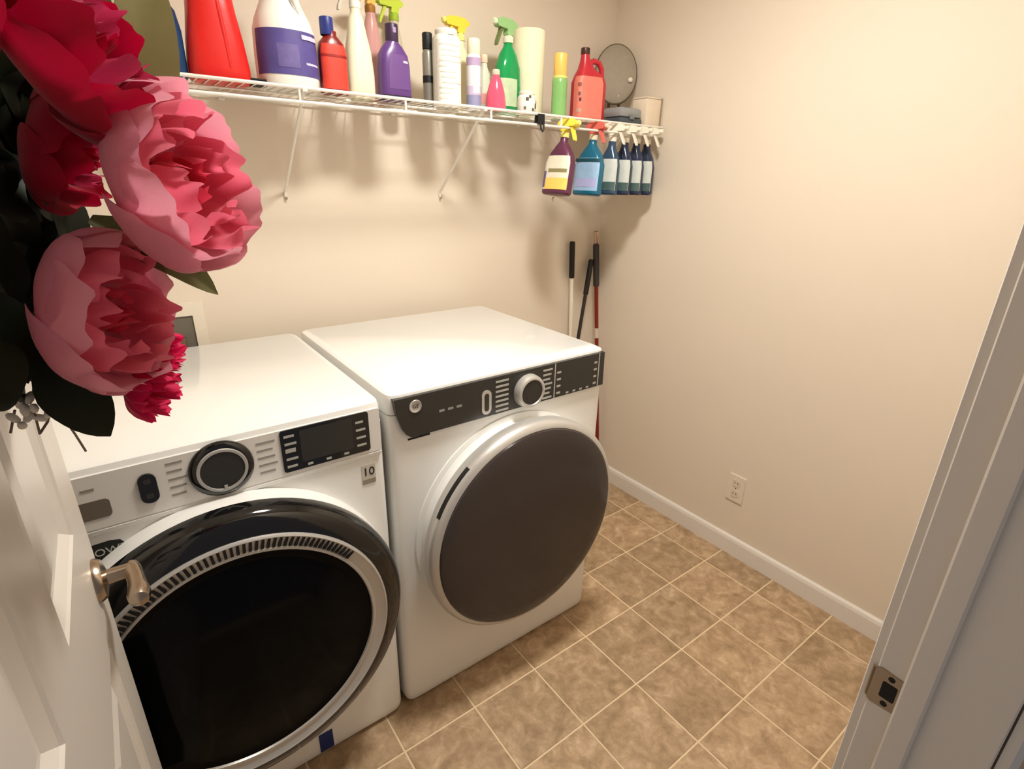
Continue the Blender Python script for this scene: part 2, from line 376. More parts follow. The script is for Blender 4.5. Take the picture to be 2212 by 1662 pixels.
# stickers
s1 = obj('warranty_sticker', prism(rrect(wx(-.4665), wx(-.4335), .794, .845, .002), 'y', -.0012, .0006), mat('sticker_grey', rgb(196, 190, 180), .6), W)
obj('sticker_band', B(wx(-.4655), wx(-.4345), -.0018, -.001, .795, .807), mat('sticker_taupe', rgb(142, 132, 116), .6), s1)
obj('sticker_number', text_bm('10', .030), M_slot, s1, (wx(-.45), -.0016, .826), FRONT, smooth=False)
s2 = obj('black_sticker', prism([(wx(-.976), .809), (wx(-.922), .809), (wx(-.922), .829), (wx(-.930), .842), (wx(-.945), .846), (wx(-.976), .845)], 'y', -.0012, .0006), M_slot, W)
obj('sticker_lettering', text_bm('IOWF', .021), M_lprint, s2, (wx(-.950), -.0016, .826), FRONT, smooth=False)
obj('energy_sticker', prism(rrect(wx(-.648), wx(-.612), .024, .088, .001), 'y', -.0016, .0004), mat('sticker_blue', rgb(22, 44, 104), .5), W)
# ---- dryer
D_, dw = appliance('clothes_dryer', 'white front-load dryer with charcoal control strip and smoked round door', 'dryer', -0.392, 0.326, 1.005)
dcx = (-.392 + .326) / 2
def dx(x): return x - dcx
o1 = rrect(-dw + .014, dw - .010, .889, .995, .004)
pts = []
for p in [(dw - .014, .994), (-dw + .012, .994), (-dw + .016, .960), (-dw + .030, .915), (-dw + .040, .898), (-dw + .052, .889), (-dw + .075, .888), (dw - .012, .888)]: pts.append(p)
cp = obj('control_panel', prism(pts, 'y', -.010, .02, bev=.002), M_panel, D_)
badge = obj('maker_badge', lathe([(.0155, 0), (.0165, -.001), (.0155, -.003), (.0135, -.0026), (.0125, -.002), (0, -.002)], 32, 'y', (dx(-.326), -.010, .968), close=False), M_silver, cp)
obj('monogram', text_bm('GE', .013), M_panel, badge, (dx(-.326), -.0125, .968), FRONT, smooth=False)
pil = obj('start_button', prism(rrect(dx(-.137), dx(-.107), .896, .964, .0145), 'y', -.013, -.009, bev=.001), M_silver, cp)
obj('button_face', prism(rrect(dx(-.129), dx(-.115), .905, .955, .0068), 'y', -.0136, -.0125), M_panel, pil)
kc = (dx(.016), -.010, .934)
kn = obj('knob', lathe([(.0480, 0), (.0475, -.012), (.044, -.022), (.041, -.024), (.037, -.024), (.035, -.020)], 48, 'y', kc, close=False), M_silver, cp)
obj('knob_face', lathe([(.036, -.021), (.02, -.0218), (0, -.0218)], 48, 'y', kc, close=False), M_panel, kn)
for x in (.112, .288): obj('divider', B(dx(x), dx(x) + .0035, -.0112, -.009, .889, .993), M_silver, cp)
for k in range(7):
    obj('cycle_mark', B(dx(-.092), dx(-.050) - .004 * ((k * 3) % 3), -.0108, -.0095, .893 + k * .014, .8985 + k * .014), M_lprint, cp)
    obj('cycle_mark', B(dx(.070), dx(.104) - .004 * ((k * 5) % 3), -.0108, -.0095, .893 + k * .014, .8985 + k * .014), M_lprint, cp)
for k in range(4):
    obj('touch_mark', B(dx(.122), dx(.137), -.0108, -.0095, .898 + k * .021, .904 + k * .021), M_lprint, cp)
    obj('touch_mark', B(dx(.270), dx(.282), -.0108, -.0095, .898 + k * .022, .904 + k * .022), M_lprint, cp)
    obj('touch_mark', B(dx(.160) + k * .027, dx(.170) + k * .027, -.0108, -.0095, .892, .897), M_lprint, cp)
for k in range(3): obj('touch_mark', B(dx(-.262) + k * .025, dx(-.247) + k * .025, -.0108, -.0095, .936, .942), M_print, cp)
obj('panel_notch', prism([(-.001, .8775), (-.001, .8825), (.004, .882), (.004, .878)], 'x', dx(-.345), dx(-.285)), M_slot, D_)
dc = (dx(-.022), 0, .551)
dd = obj('door', lathe([(.320, .002), (.318, -.004), (.304, -.006), (.298, -.012), (.298, -.036), (.312, -.044), (.320, -.052), (.3225, -.060), (.322, -.080), (.316, -.092), (.310, -.097), (.304, -.099)], 96, 'y', dc, close=False), M_white, D_)
obj('door_ring', lathe([(.3205, -.0535), (.3242, -.060), (.3245, -.080), (.3215, -.0915), (.315, -.0985), (.308, -.1020), (.304, -.1030), (.301, -.100)], 96, 'y', dc, close=False), M_silver, dd)
obj('door_glass', lathe([(.3035, -.1015), (.300, -.107), (.290, -.111), (.25, -.115), (.15, -.1185), (0, -.120)], 96, 'y', dc, close=False), M_brownglass, dd)
bm = bmesh.new(); a0, a1, n = 129, 155, 12; rg = [[], [], [], []]
for k in range(n + 1):
    a = R_(a0 + (a1 - a0) * k / n)
    for i, (r, y) in enumerate(((.3245, -.0795), (.3258, -.0795), (.3232, -.0905), (.3215, -.0905))):
        rg[i].append(bm.verts.new((dc[0] + r * math.cos(a), y, dc[2] + r * math.sin(a))))
for i in range(4):
    for k in range(n): bm.faces.new((rg[i][k], rg[i][k + 1], rg[(i + 1) % 4][k + 1], rg[(i + 1) % 4][k]))
bm.faces.new([rg[i][0] for i in range(4)]); bm.faces.new([rg[i][n] for i in range(4)])
obj('grip_slot', bm, M_slot, dd)
obj('top_print', B(dx(.172), dx(.215), .205, .225, 1.0046, 1.0053), mat('faint_print', rgb(206, 202, 192), .5), D_)

# ------------------------------------------------------------------ wall outlet and washer outlet box
ot = thing('wall_outlet', 'cream duplex electrical outlet low on the right wall', 'outlet', (XR, -.232, .305))
obj('cover_plate', prism(rrect(-.036, .036, -.059, .059, .004), 'x', -.0055, 0, bev=.0015), mat('ivory_plate', rgb(232, 220, 202), .35), ot)
for zz in (-.024, .024):
    r = obj('receptacle', prism(rrect(-.016, .016, zz - .0155, zz + .0155, .009), 'x', -.0072, -.005), mat('ivory_socket', rgb(222, 208, 188), .4), ot)
    for yy in (-.0065, .0065): obj('slot', B(-.0076, -.0068, yy - .001, yy + .001, zz - .002, zz + .007), M_slot, r)
obj('screw', lathe([(0, -.0065), (.003, -.006), (.0034, -.005)], 12, 'x'), M_nickel, ot)
wb = thing('washer_outlet_box', 'white recessed washer hookup box in the wall behind the pink flowers', 'outlet box', (-.76, YB, 1.02))
bm = bmesh.new(); x0, x1, z0, z1 = -.118, .118, -.09, .092; ix0, ix1, iz0, iz1 = -.086, .086, -.075, .052
for a in ((x0, x1, iz1, z1), (x0, x1, z0, iz0), (x0, ix0, iz0, iz1), (ix1, x1, iz0, iz1)): box(bm, a[0], a[1], -.008, -.0005, a[2], a[3])
obj('frame', bm, mat('box_white', rgb(236, 226, 208), .5), wb, smooth=False)
obj('recess', B(ix0, ix1, -.003, -.0006, iz0, iz1), mat('box_grey', rgb(112, 106, 94), .6), wb, smooth=False)
for xx in (-.045, .045): obj('valve', T([(xx, -.004, -.05), (xx, -.018, -.045), (xx, -.018, -.01)], .011, 10), M_nickel, wb)

# ------------------------------------------------------------------ wire shelf
SY, SZ0 = 0.355, 1.684        # front lip line, shelf plane
sh = thing('wire_shelf', 'white vinyl-coated wire shelf running along the back wall', 'shelf', (0, YB, SZ0))
def sp_(x, y, z): return (x, y - YB, z - SZ0)
for y, z, r in ((SY, SZ0, .0042), (SY - .002, SZ0 - .033, .0042), (.455, SZ0 - .006, .0028), (.556, SZ0 - .006, .0028), (.650, SZ0 - .005, .0028)):
    obj('long_wire', T([sp_(XL + .004, y, z), sp_(XR - .004, y, z)], r, 8), M_wire, sh)
bm = bmesh.new(); x = XL + .02
while x < XR - .005:
    tube(bm, [sp_(x, .652, SZ0 - .001), sp_(x, SY + .006, SZ0 - .001)], .0014, 5); x += .0254
dk = obj('deck_wires', bm, M_wire, sh); dk['kind'] = 'stuff'
for k in range(-3, 6):
    xx = .2165 + k * .2945
    if XL + .02 < xx < XR - .01: obj('lip_tie', T([sp_(xx, SY + .001, SZ0 + .002), sp_(xx, SY - .001, SZ0 - .035)], .0034, 8), M_wire, sh)
for xx in (-.905, -.358, .194, .745):
    br = obj('brace', T([sp_(xx, SY + .008, SZ0 - .004), sp_(xx, .645, 1.436), sp_(xx, .655, 1.428), sp_(xx, .6565, 1.405)], .0045, 8), M_wire, sh)
    obj('screw', lathe([(0, -.003), (.004, -.0025), (.005, 0)], 12, 'y', sp_(xx, .6525, 1.408)), M_nickel, br)
    obj('hook', B(xx - .006, xx + .006, SY - .004 - YB, SY + .014 - YB, -.008, .001), M_wire, sh)
for xx in (-1.05, -.5, 0.02, .55, .98): obj('wall_clip', B(xx - .008, xx + .008, -.014, -.0006, -.014, .004, bev=.002, seg=1), M_wire, sh)

# ------------------------------------------------------------------ bottles on the shelf
TOP = SZ0 + .0008
def P_(name, col, rough=.35, **k): return mat(name, rgb(*col), rough, **k)
WHITEP = P_('white_plastic', (240, 238, 228), .35, var=.01)
CREAMP = P_('cream_plastic', (240, 234, 205), .4, var=.015)
def item(name, label, cat, x, y, rz=0, group='cleaning supplies on the wire shelf'):
    return thing(name, label, cat, (x, y, TOP), (0, 0, R_(rz)), group)
def cap(parent, z, r, h, m, ox=0, name='cap', ribs=True):
    return obj(name, lathe([(r * .96, 0), (r, .002), (r, h - .004), (r * .93, h - .001), (r * .8, h), (0, h)], 24, 'z', (ox, 0, z), close=False), m, parent)
def band(parent, secs, m, t0=200, t1=340, grow=.0007, name='label'):
    return obj(name, loft(secs, 20, R_(t0), R_(t1), grow), m, parent)
def trigger_head(parent, z, mhead, mcollar=None, s=1.0, sgn=-1, ang=0, mtrig=None, hw=.010):
    """spray head: collar, shroud with nozzle along local -x*sgn... ang turns it about z"""
    mcollar = mcollar or mhead; mtrig = mtrig or mhead
    c = obj('collar', lathe([(.0150 * s, 0), (.0155 * s, .004), (.0155 * s, .016), (.012 * s, .020), (.009 * s, .024)], 20, 'z', (0, 0, z)), mcollar, parent)
    outl = [(-.012, .020), (-.010, .034), (-.046, .036), (-.050, .042), (-.049, .054), (-.030, .060), (.012, .059), (.028, .050), (.030, .042), (.016, .036), (.012, .020)]
    bm = prism([(px * s, z + pz * s) for px, pz in outl], 'y', -hw * s, hw * s, bev=.0025 * s)
    h = obj('spray_head', bm, mhead, parent, (0, 0, 0), (0, 0, R_(ang)))
    obj('nozzle', lathe([(.0085 * s, 0), (.0085 * s, -.009 * s), (.006 * s, -.011 * s), (0, -.011 * s)], 14, 'x', (-.049 * s, 0, z + .047 * s), close=False), mcollar, h)
    tr = [(-.024, .036), (-.034, .034), (-.040, .018), (-.048, .002), (-.050, -.010), (-.046, -.011), (-.036, .010), (-.028, .026)]
    obj('trigger', prism([(px * s, z + pz * s) for px, pz in tr], 'y', -.6 * hw * s, .6 * hw * s, bev=.0012 * s), mtrig, h)
    return h

# blue bottle (half hidden by the flowers)
t = item('detergent_bottle', 'dark blue bottle at the shelf end, seen between leaves of the wreath', 'bottle', -.640, .45)
obj('body', loft([(0, .034, .026, 3), (.006, .038, .03, 3), (.10, .038, .03, 3), (.14, .032, .026, 2.6), (.165, .014, .014, 2), (.18, .013, .013, 2)]), P_('blue_bottle', (28, 62, 104), .25), t)
cap(t, .178, .017, .03, P_('blue_cap', (40, 96, 150)))
# big red jug
t = item('detergent_jug', 'large bright red laundry detergent jug, tallest thing on the shelf', 'jug', -.533, .445)
RED = P_('red_plastic', (214, 34, 30), .3)
obj('body', loft([(0, .062, .044, 3.5), (.006, .067, .048, 3.5), (.03, .068, .05, 3.5), (.09, .062, .047, 3.2), (.15, .053, .042, 3), (.22, .046, .038, 2.6), (.25, .034, .03, 2.2), (.262, .022, .022, 2), (.275, .022, .022, 2)]), RED, t)
obj('grip_ridge', loft([(.03, .006, .006, 2, .018, -.045), (.1, .006, .006, 2, .014, -.042), (.19, .005, .005, 2, .008, -.036)], 12), RED, t)
cap(t, .273, .027, .045, WHITEP)
# black clip lying on the shelf
t = item('small_black_box', 'small flat black box lying between the red jug and the white jug', 'box', -.452, .43)
obj('body', B(-.020, .020, -.018, .018, 0, .012, bev=.003), M_rubber, t); obj('lid', B(-.020, .020, -.018, .018, .0122, .017, bev=.002), M_slot, t)
# white jug with violet label
t = item('bleach_jug', 'round white jug with a wide violet-blue label and moulded handle', 'jug', -.367, .452)
js = [(0, .066, .062, 2.3), (.006, .073, .068, 2.3), (.025, .076, .07, 2.3), (.08, .0755, .07, 2.3), (.135, .073, .068, 2.3), (.16, .066, .06, 2.2), (.19, .052, .045, 2.1), (.22, .04, .036, 2), (.25, .024, .024, 2), (.275, .02, .02, 2)]
obj('body', loft(js), WHITEP, t)
lb = band(t, [(.030, .0762, .0702, 2.3), (.08, .0757, .0702, 2.3), (.130, .0733, .0682, 2.3)], P_('violet_label', (84, 74, 140), .45, var=.25, scale=40), 190, 350)
for (a, b, z0, z1) in ((285, 330, .112, .122), (290, 328, .056, .064)):
    band(lb, [(z0, .0757, .0702, 2.3), (z1, .0745, .069, 2.3)], P_('label_white', (206, 198, 222), .5), a, b, .0014, 'print_line')
band(lb, [(.046, .0758, .0702, 2.3), (.075, .0757, .0702, 2.3), (.098, .075, .069, 2.3)], P_('label_mauve', (104, 92, 150), .5, var=.3, scale=60), 243, 278, .0013, 'print_patch')
obj('handle', T([(.036, -.028, .150), (.030, -.040, .175), (.024, -.042, .2), (.016, -.036, .225), (.008, -.024, .24)], .010, 12), WHITEP, t)
obj('handle_hole_shade', loft([(.163, .005, .004, 2, .028, -.049), (.185, .007, .005, 2, .018, -.042), (.215, .006, .004, 2, .008, -.036)], 12), P_('hole_shade_grey', (150, 146, 138)), t)  # solid grey piece, shade of the handle hole put into its colour
cap(t, .272, .024, .03, P_('violet_cap', (70, 60, 130)))
# red bottle, blue cap
t = item('stain_remover_bottle', 'red bottle with a blue cap and red label beside the white jug', 'bottle', -.252, .432)
bs = [(0, .033, .022, 3), (.005, .037, .025, 3), (.10, .037, .025, 3), (.122, .032, .023, 2.8), (.136, .02, .018, 2.2), (.14, .016, .016, 2), (.15, .016, .016, 2)]
obj('body', loft(bs), P_('dark_red_plastic', (120, 26, 22), .3), t)
lb = band(t, [(.012, .037, .025, 3), (.10, .037, .025, 3), (.118, .033, .0235, 2.9)], P_('red_label', (208, 62, 46), .45, var=.2, scale=50), 205, 335)
band(lb, [(.088, .037, .025, 3), (.094, .037, .025, 3)], P_('label_darkred', (150, 24, 16), .5), 208, 332, .0014, 'print_line')
cap(t, .140, .0175, .042, P_('navy_cap', (38, 50, 122), .4), ox=-.008)
# cream-white bottle with grip neck
t = item('white_spray_bottle', 'tall plain off-white spray bottle between red and purple bottles', 'spray bottle', -.165, .462)
obj('body', loft([(0, .036, .026, 3), (.006, .040, .03, 3), (.06, .040, .03, 3), (.12, .035, .027, 2.8), (.16, .027, .022, 2.4), (.20, .020, .018, 2.1), (.212, .014, .014, 2), (.225, .014, .014, 2)]), CREAMP, t)
trigger_head(t, .222, P_('pale_grey_plastic', (196, 190, 176)), WHITEP)
# clear pink bottle with amber spray head (behind)
PINKC = P_('clear_pink', (226, 172, 166), .15, trans=.25, var=.06)
t = item('pink_spray_bottle', 'clear pink bottle with amber spray head behind the purple bottle', 'spray bottle', -.080, .556)
obj('body', loft([(0, .030, .024, 2.6), (.006, .034, .027, 2.6), (.10, .033, .026, 2.6), (.17, .026, .022, 2.3), (.215, .019, .018, 2), (.235, .014, .014, 2), (.245, .014, .014, 2)]), PINKC, t)
trigger_head(t, .243, P_('amber_plastic', (226, 176, 84)), P_('brown_collar', (150, 100, 40)))
# purple bottle
PUR = P_('purple_plastic', (92, 58, 122), .3)
t = item('purple_bottle', 'deep purple bottle with matching cap and dark base', 'bottle', -.072, .436)
ps = [(0, .044, .026, 4), (.006, .048, .029, 4), (.03, .047, .029, 4), (.09, .046, .028, 3.6), (.118, .043, .026, 3), (.138, .031, .022, 2.4), (.150, .019, .018, 2), (.165, .016, .016, 2)]
obj('body', loft(ps), PUR, t)
band(t, [(.001, .0452, .027, 4), (.006, .048, .029, 4), (.014, .0478, .029, 4)], P_('dark_purple', (34, 24, 40), .4), 0, 360, .0006, 'base_band')
lb = band(t, [(.03, .047, .029, 4), (.09, .044, .028, 3.6), (.118, .0385, .0262, 3)], P_('soft_violet_label', (104, 70, 132), .4, var=.12, scale=30), 250, 330)  # label a little lighter violet than the bottle
band(lb, [(.098, .0428, .0276, 3.4), (.104, .0416, .0273, 3.3)], P_('label_lilac', (214, 196, 232), .5), 284, 312, .0015, 'print_line')
c = cap(t, .150, .0185, .046, P_('aubergine_cap', (58, 38, 66), .4))
obj('cap_window', B(-.004, .005, -.0192, -.0175, .172, .186, bev=.001, seg=1), P_('lilac_dot', (170, 150, 186)), c)
# lime spray head bottle behind
t = item('lime_spray_bottle', 'slim clear bottle with lime green spray head at the back of the shelf', 'spray bottle', .012, .592)
obj('body', loft([(0, .026, .022, 2.4), (.006, .030, .025, 2.4), (.12, .029, .024, 2.4), (.19, .022, .019, 2.2), (.225, .014, .014, 2), (.245, .0135, .0135, 2)]), P_('clear_pale', (232, 224, 196), .15, trans=.35), t)
trigger_head(t, .243, P_('lime_plastic', (186, 206, 62)), P_('lime_dark', (150, 180, 50)), 1.0)
# slim black spray can
t = item('black_spray_can', 'slim grey aerosol can with black top and black band', 'spray can', .076, .500)
obj('body', lathe([(.0155, 0), (.017, .003), (.017, .150), (.014, .160), (.011, .163)], 24), P_('can_grey', (150, 148, 138), .3, metal=.4), t)
cap(t, .162, .0155, .045, M_rubber); obj('band', lathe([(.0174, .070), (.0174, .090)], 24, close=False), M_rubber, t)
# white round carton
t = item('white_canister', 'stout white canister covered in tiny grey print', 'canister', .115, .452)
obj('body', loft([(0, .038, .032, 3), (.004, .041, .034, 3), (.185, .041, .034, 3), (.195, .036, .03, 2.8)]), WHITEP, t)
cap(t, .195, .034, .018, WHITEP, name='lid')
lb = band(t, [(.012, .041, .034, 3), (.18, .041, .034, 3)], P_('paper_label', (236, 234, 224), .55, var=.02), 190, 350)
random.seed(4)
for k in range(11):
    z = .022 + k * .0145; a = 205 + random.random() * 25
    band(lb, [(z, .041, .034, 3), (z + .004, .041, .034, 3)], P_('pale_print', (222, 217, 207), .55), a, a + 40 + random.random() * 70, .0014, 'print_line')
# yellow trigger bottle behind
t = item('yellow_trigger_bottle', 'pale yellow spray bottle with bright yellow trigger head', 'spray bottle', .231, .562)
obj('body', loft([(0, .030, .024, 2.6), (.006, .034, .027, 2.6), (.12, .032, .026, 2.6), (.18, .024, .021, 2.3), (.20, .015, .015, 2), (.218, .014, .014, 2)]), P_('pale_yellow_plastic', (240, 232, 190), .35), t)
trigger_head(t, .216, P_('yellow_plastic', (246, 214, 70)), P_('pale_yellow_collar', (236, 232, 140)), 1.1)
# lavender aerosol
t = item('lavender_spray_can', 'slim aerosol can, lavender and white with cream cap', 'spray can', .216, .455)
obj('body', lathe([(.022, 0), (.0235, .003), (.0235, .150), (.020, .160), (.016, .164)], 28), P_('can_white', (228, 226, 230), .3), t)
for z0, z1, col in ((.004, .045, (150, 152, 186)), (.045, .07, (206, 190, 214)), (.128, .150, (184, 162, 196))):
    obj('print_band', lathe([(.0239, z0), (.0239, z1)], 28, close=False), P_('can_%d_%d_%d' % col, col, .35, var=.1, scale=60), t)
obj('print_swirl', loft([(.05, .0236, .0236), (.09, .0236, .0236), (.12, .0236, .0236)], 14, R_(235), R_(290), .0007), P_('swirl_white', (246, 246, 250), .35), t)
cap(t, .160, .0205, .044, CREAMP)
# small pale bottle
t = item('small_rose_bottle', 'small pale bottle with rosy label squeezed beside the lavender can', 'bottle', .286, .500)
obj('body', loft([(0, .015, .015, 2.4), (.004, .018, .018, 2.4), (.12, .018, .018, 2.4), (.14, .011, .011, 2), (.155, .010, .010, 2)]), P_('pale_sage', (206, 212, 190), .3), t)
obj('label_band', loft([(.03, .018, .018, 2.4), (.06, .018, .018, 2.4)], 24, grow=.0006), P_('rose_label', (232, 168, 160), .5), t)
cap(t, .152, .012, .024, P_('peach_cap', (240, 206, 178)))
# pink cone bottle
t = item('pink_cone_bottle', 'small cone-shaped clear bottle of pink liquid at the shelf edge', 'bottle', .268, .404)
obj('body', lathe([(.030, 0), (.034, .004), (.033, .02), (.028, .055), (.019, .085), (.013, .098), (.011, .104)], 32), P_('pink_liquid', (236, 92, 122), .12, trans=.15), t)
cap(t, .103, .0125, .016, P_('frosted_cap', (206, 196, 176), .3))
# green spray bottle
GRN = P_('green_liquid', (32, 164, 92), .12, trans=.2)
t = item('green_spray_bottle', 'glossy emerald green spray bottle with mint spray head', 'spray bottle', .392, .512, 8)
obj('body', loft([(0, .042, .028, 2.6), (.006, .048, .032, 2.6), (.09, .050, .033, 2.6), (.15, .047, .031, 2.5), (.19, .034, .025, 2.2), (.212, .018, .017, 2), (.226, .014, .014, 2)]), GRN, t)
band(t, [(.030, .0485, .0323, 2.6), (.09, .050, .033, 2.6), (.115, .0490, .0322, 2.6)], P_('mint_label', (196, 214, 178), .4, var=.2, scale=50), 195, 282)
trigger_head(t, .224, P_('mint_plastic', (150, 196, 130)), P_('mint_collar', (226, 236, 206)), 1.15, mtrig=P_('olive_trigger', (104, 120, 70)))
# paper towel roll
t = item('paper_towel_roll', 'tall cream paper towel roll standing on end', 'paper towel', .500, .535)
obj('roll', lathe([(.018, 0), (.054, 0), (.056, .003), (.056, .277), (.054, .28), (.018, .28), (.018, 0)], 40, close=False), P_('paper', (244, 238, 206), .9, var=.03, scale=120, bump=.2), t)
obj('cardboard_core', lathe([(.0165, .001), (.0178, .001), (.0178, .279), (.0165, .279), (.0165, .001)], 24, close=False), P_('cardboard', (170, 134, 92), .8), t)
# little jar with leaf pattern
t = item('patterned_jar', 'little white jar printed with dark leaves at the shelf edge', 'jar', .398, .408)
obj('body', lathe([(.028, 0), (.031, .004), (.032, .03), (.031, .052), (.025, .058)], 32), WHITEP, t)
cap(t, .057, .026, .014, P_('jar_lid', (226, 222, 206)), name='lid')
for a, z, s, col in ((228, .042, 1, (74, 72, 44)), (246, .050, .8, (84, 78, 54)), (290, .022, 1.5, (96, 104, 112)), (305, .034, 1, (70, 76, 84)), (215, .016, .9, (120, 108, 92)), (268, .012, .8, (60, 70, 76))):
    obj('leaf_print', loft([(z - .008 * s, .0002, .0002), (z - .003 * s, .0317, .0317), (z + .003 * s, .0317, .0317), (z + .007 * s, .0315, .0315)][1:], 5, R_(a), R_(a + 17 * s), .0008), P_('print_%d_%d' % (col[0], col[2]), col, .5), t)
# green bottle with yellow cap
t = item('green_shampoo_bottle', 'green bottle with tall yellow cap beside the paper towel roll', 'bottle', .566, .436)
obj('body', lathe([(.024, 0), (.027, .004), (.027, .11), (.0265, .125), (.022, .132)], 28), P_('leaf_green', (134, 186, 112), .2, var=.12, scale=18), t)
obj('neck_band', lathe([(.0235, .126), (.0262, .129), (.0262, .136), (.022, .138)], 28), P_('pale_lime', (222, 222, 130)), t)
cap(t, .137, .0235, .07, P_('ochre_cap', (244, 198, 104)))
# red jug with handle
t = item('red_handled_jug', 'crimson jug with pale red label, dark cap and side handle', 'jug', .722, .452, -6)
RJ = P_('crimson_plastic', (190, 42, 54), .3)
obj('body', loft([(0, .062, .034, 4), (.006, .066, .037, 4), (.13, .066, .037, 4), (.155, .058, .034, 3.2), (.175, .034, .026, 2.6, -.014), (.20, .020, .019, 2, -.022), (.225, .0145, .0145, 2, -.024)]), RJ, t)
obj('handle', T([(-.006, 0, .195), (.016, 0, .206), (.040, 0, .202), (.055, 0, .184), (.058, 0, .155), (.054, 0, .13)], .010, 12), RJ, t)
lb = band(t, [(.012, .066, .037, 4), (.13, .066, .037, 4), (.15, .060, .0348, 3.4)], P_('salmon_label', (228, 128, 112), .45, var=.2, scale=40), 180, 292)
for z, a0, a1, cn in ((.115, 200, 226, (150, 84, 66)), (.085, 205, 222, (120, 80, 80)), (.066, 214, 228, (70, 44, 52)), (.03, 196, 232, (196, 158, 140))):
    band(lb, [(z, .066, .037, 4), (z + .012, .066, .037, 4)], P_('jug_print_%d' % cn[0], cn, .5), a0, a1, .0014, 'print_patch')
cap(t, .222, .0165, .022, P_('dark_cap', (66, 36, 22), .4), ox=-.024)
# round grey disc bag leaning in the corner
t = thing('round_grey_pouch', 'round grey pouch with dark piping leaning into the shelf corner', 'pouch', (.958, .545, TOP + .004), (0, 0, R_(-38)), 'cleaning supplies on the wire shelf')
bmd = lathe([(0, -.020), (.05, -.019), (.085, -.014), (.1, -.004), (.1, .004), (.085, .014), (.05, .019), (0, .020)], 44, 'y', (0, 0, 0), close=False)
MT = Matrix.Translation((0, 0, .195)) @ Matrix.Rotation(R_(-14), 4, 'X') @ Matrix.Diagonal((.82, 1, 1.12, 1))
bmesh.ops.transform(bmd, matrix=MT, verts=bmd.verts); obj('body', bmd, P_('grey_fabric', (158, 148, 132), .8, var=.1, scale=50, bump=.3), t)
obj('strap', T([(-.02, 0, .09), (-.022, -.004, .04), (-.01, -.006, .004), (.012, -.006, .004), (.024, -.004, .04), (.02, 0, .09)], .006, 8), P_('grey_strap', (120, 112, 98), .8), t)
ring = [(.101 * math.cos(R_(a)), 0, .101 * math.sin(R_(a))) for a in range(0, 361, 12)]
bmd = T(ring, .0045, 8); bmesh.ops.transform(bmd, matrix=MT, verts=bmd.verts); obj('piping', bmd, P_('dark_piping', (92, 82, 62), .7), t)
for px, pz in ((.055, .172), (.012, .112)):
    obj('stud', lathe([(.009, 0), (.009, -.004), (.005, -.007), (0, -.008)], 16, 'y', (px, -.028, pz), close=False), P_('pearl_stud', (236, 226, 206), .3), t)
# slate blue case
t = item('slate_case', 'flat slate-blue case with dark base beside the red handled jug', 'case', .886, .425, 0)
obj('base', B(-.062, .062, -.05, .05, 0, .024, bev=.006), P_('dark_slate', (70, 80, 86), .4), t)
obj('lid', B(-.061, .061, -.049, .049, .0245, .060, bev=.012), P_('slate_lid', (150, 152, 152), .35), t)
obj('latch', B(-.012, .012, -.056, -.049, .018, .034, bev=.002), P_('latch_grey', (120, 122, 124), .3), t)
# cream box at the end
t = item('cream_box', 'small cream cardboard box at the right end of the shelf', 'box', .999, .400)
CB = P_('cream_card', (232, 216, 194), .7)
obj('carton', B(-.045, .045, -.036, .036, 0, .098, bev=.003), CB, t)
obj('lid', B(-.0455, .0455, -.0365, .0365, .0985, .104, bev=.002), CB, t)
obj('edge_tape', B(.038, .0462, -.0372, -.0366, 0, .104), P_('tape_taupe', (160, 142, 116), .6), t)
# black binder clip on the lip
t = thing('binder_clip', 'black clip pinched on the shelf lip below the patterned jar', 'clip', (.412, SY - .004, 1.658), group='things hanging from the shelf lip')
obj('jaw', prism([(-.008, .026), (-.0105, -.002), (-.010, -.004), (.012, -.004), (.0125, -.002), (.010, .026), (.0075, .026), (.0085, 0), (-.0065, 0), (-.0055, .026)], 'x', -.014, .014), M_rubber, t)
obj('clip_wire', T([(-.008, -.0115, .0), (-.006, -.016, -.022), (0, -.017, -.028), (.006, -.016, -.022), (.008, -.0115, .0)], .003, 8), M_rubber, t)

# ------------------------------------------------------------------ spray bottles hanging from the lip wire
def hanging(label, x, tilt, mbody, mlabel, mhead, mcollar, patches=(), tall=.195, half=.060, thick=.028, turn=100):
    """bottle hangs by its trigger from the lower lip wire; local x runs out to the room"""
    t = thing('hanging_spray_bottle', label, 'spray bottle', (x, SY + .020, SZ0 - .0640), (R_(tilt), 0, R_(turn)), 'spray bottles hanging from the shelf lip')
    H = tall
    obj('body', loft([(-H, half - .006, thick - .005, 3), (-H + .006, half, thick, 3), (-H * .45, half - .001, thick, 3), (-H * .27, half * .78, thick * .86, 2.6), (-H * .14, half * .45, thick * .68, 2.2), (-.014, .0145, .0145, 2), (.002, .0135, .0135, 2)]), mbody, t)
    lb = obj('label', loft([(-H * .92, half - .001, thick, 3), (-H * .45, half - .001, thick, 3), (-H * .33, half * .86, thick * .9, 2.8)], 16, R_(25), R_(155), .0007), mlabel, t)
    for (a0, a1, z0, z1, m) in patches:
        obj('print_patch', loft([(-H * z0, half - .001, thick, 3), (-H * z1, half - .001, thick, 3)], 10, R_(a0), R_(a1), .0014), m, lb)
    trigger_head(t, 0, mhead, mcollar, 1.0, hw=.0145)
    return t
NAVYB = P_('navy_clear', (44, 56, 84), .15, trans=.2)
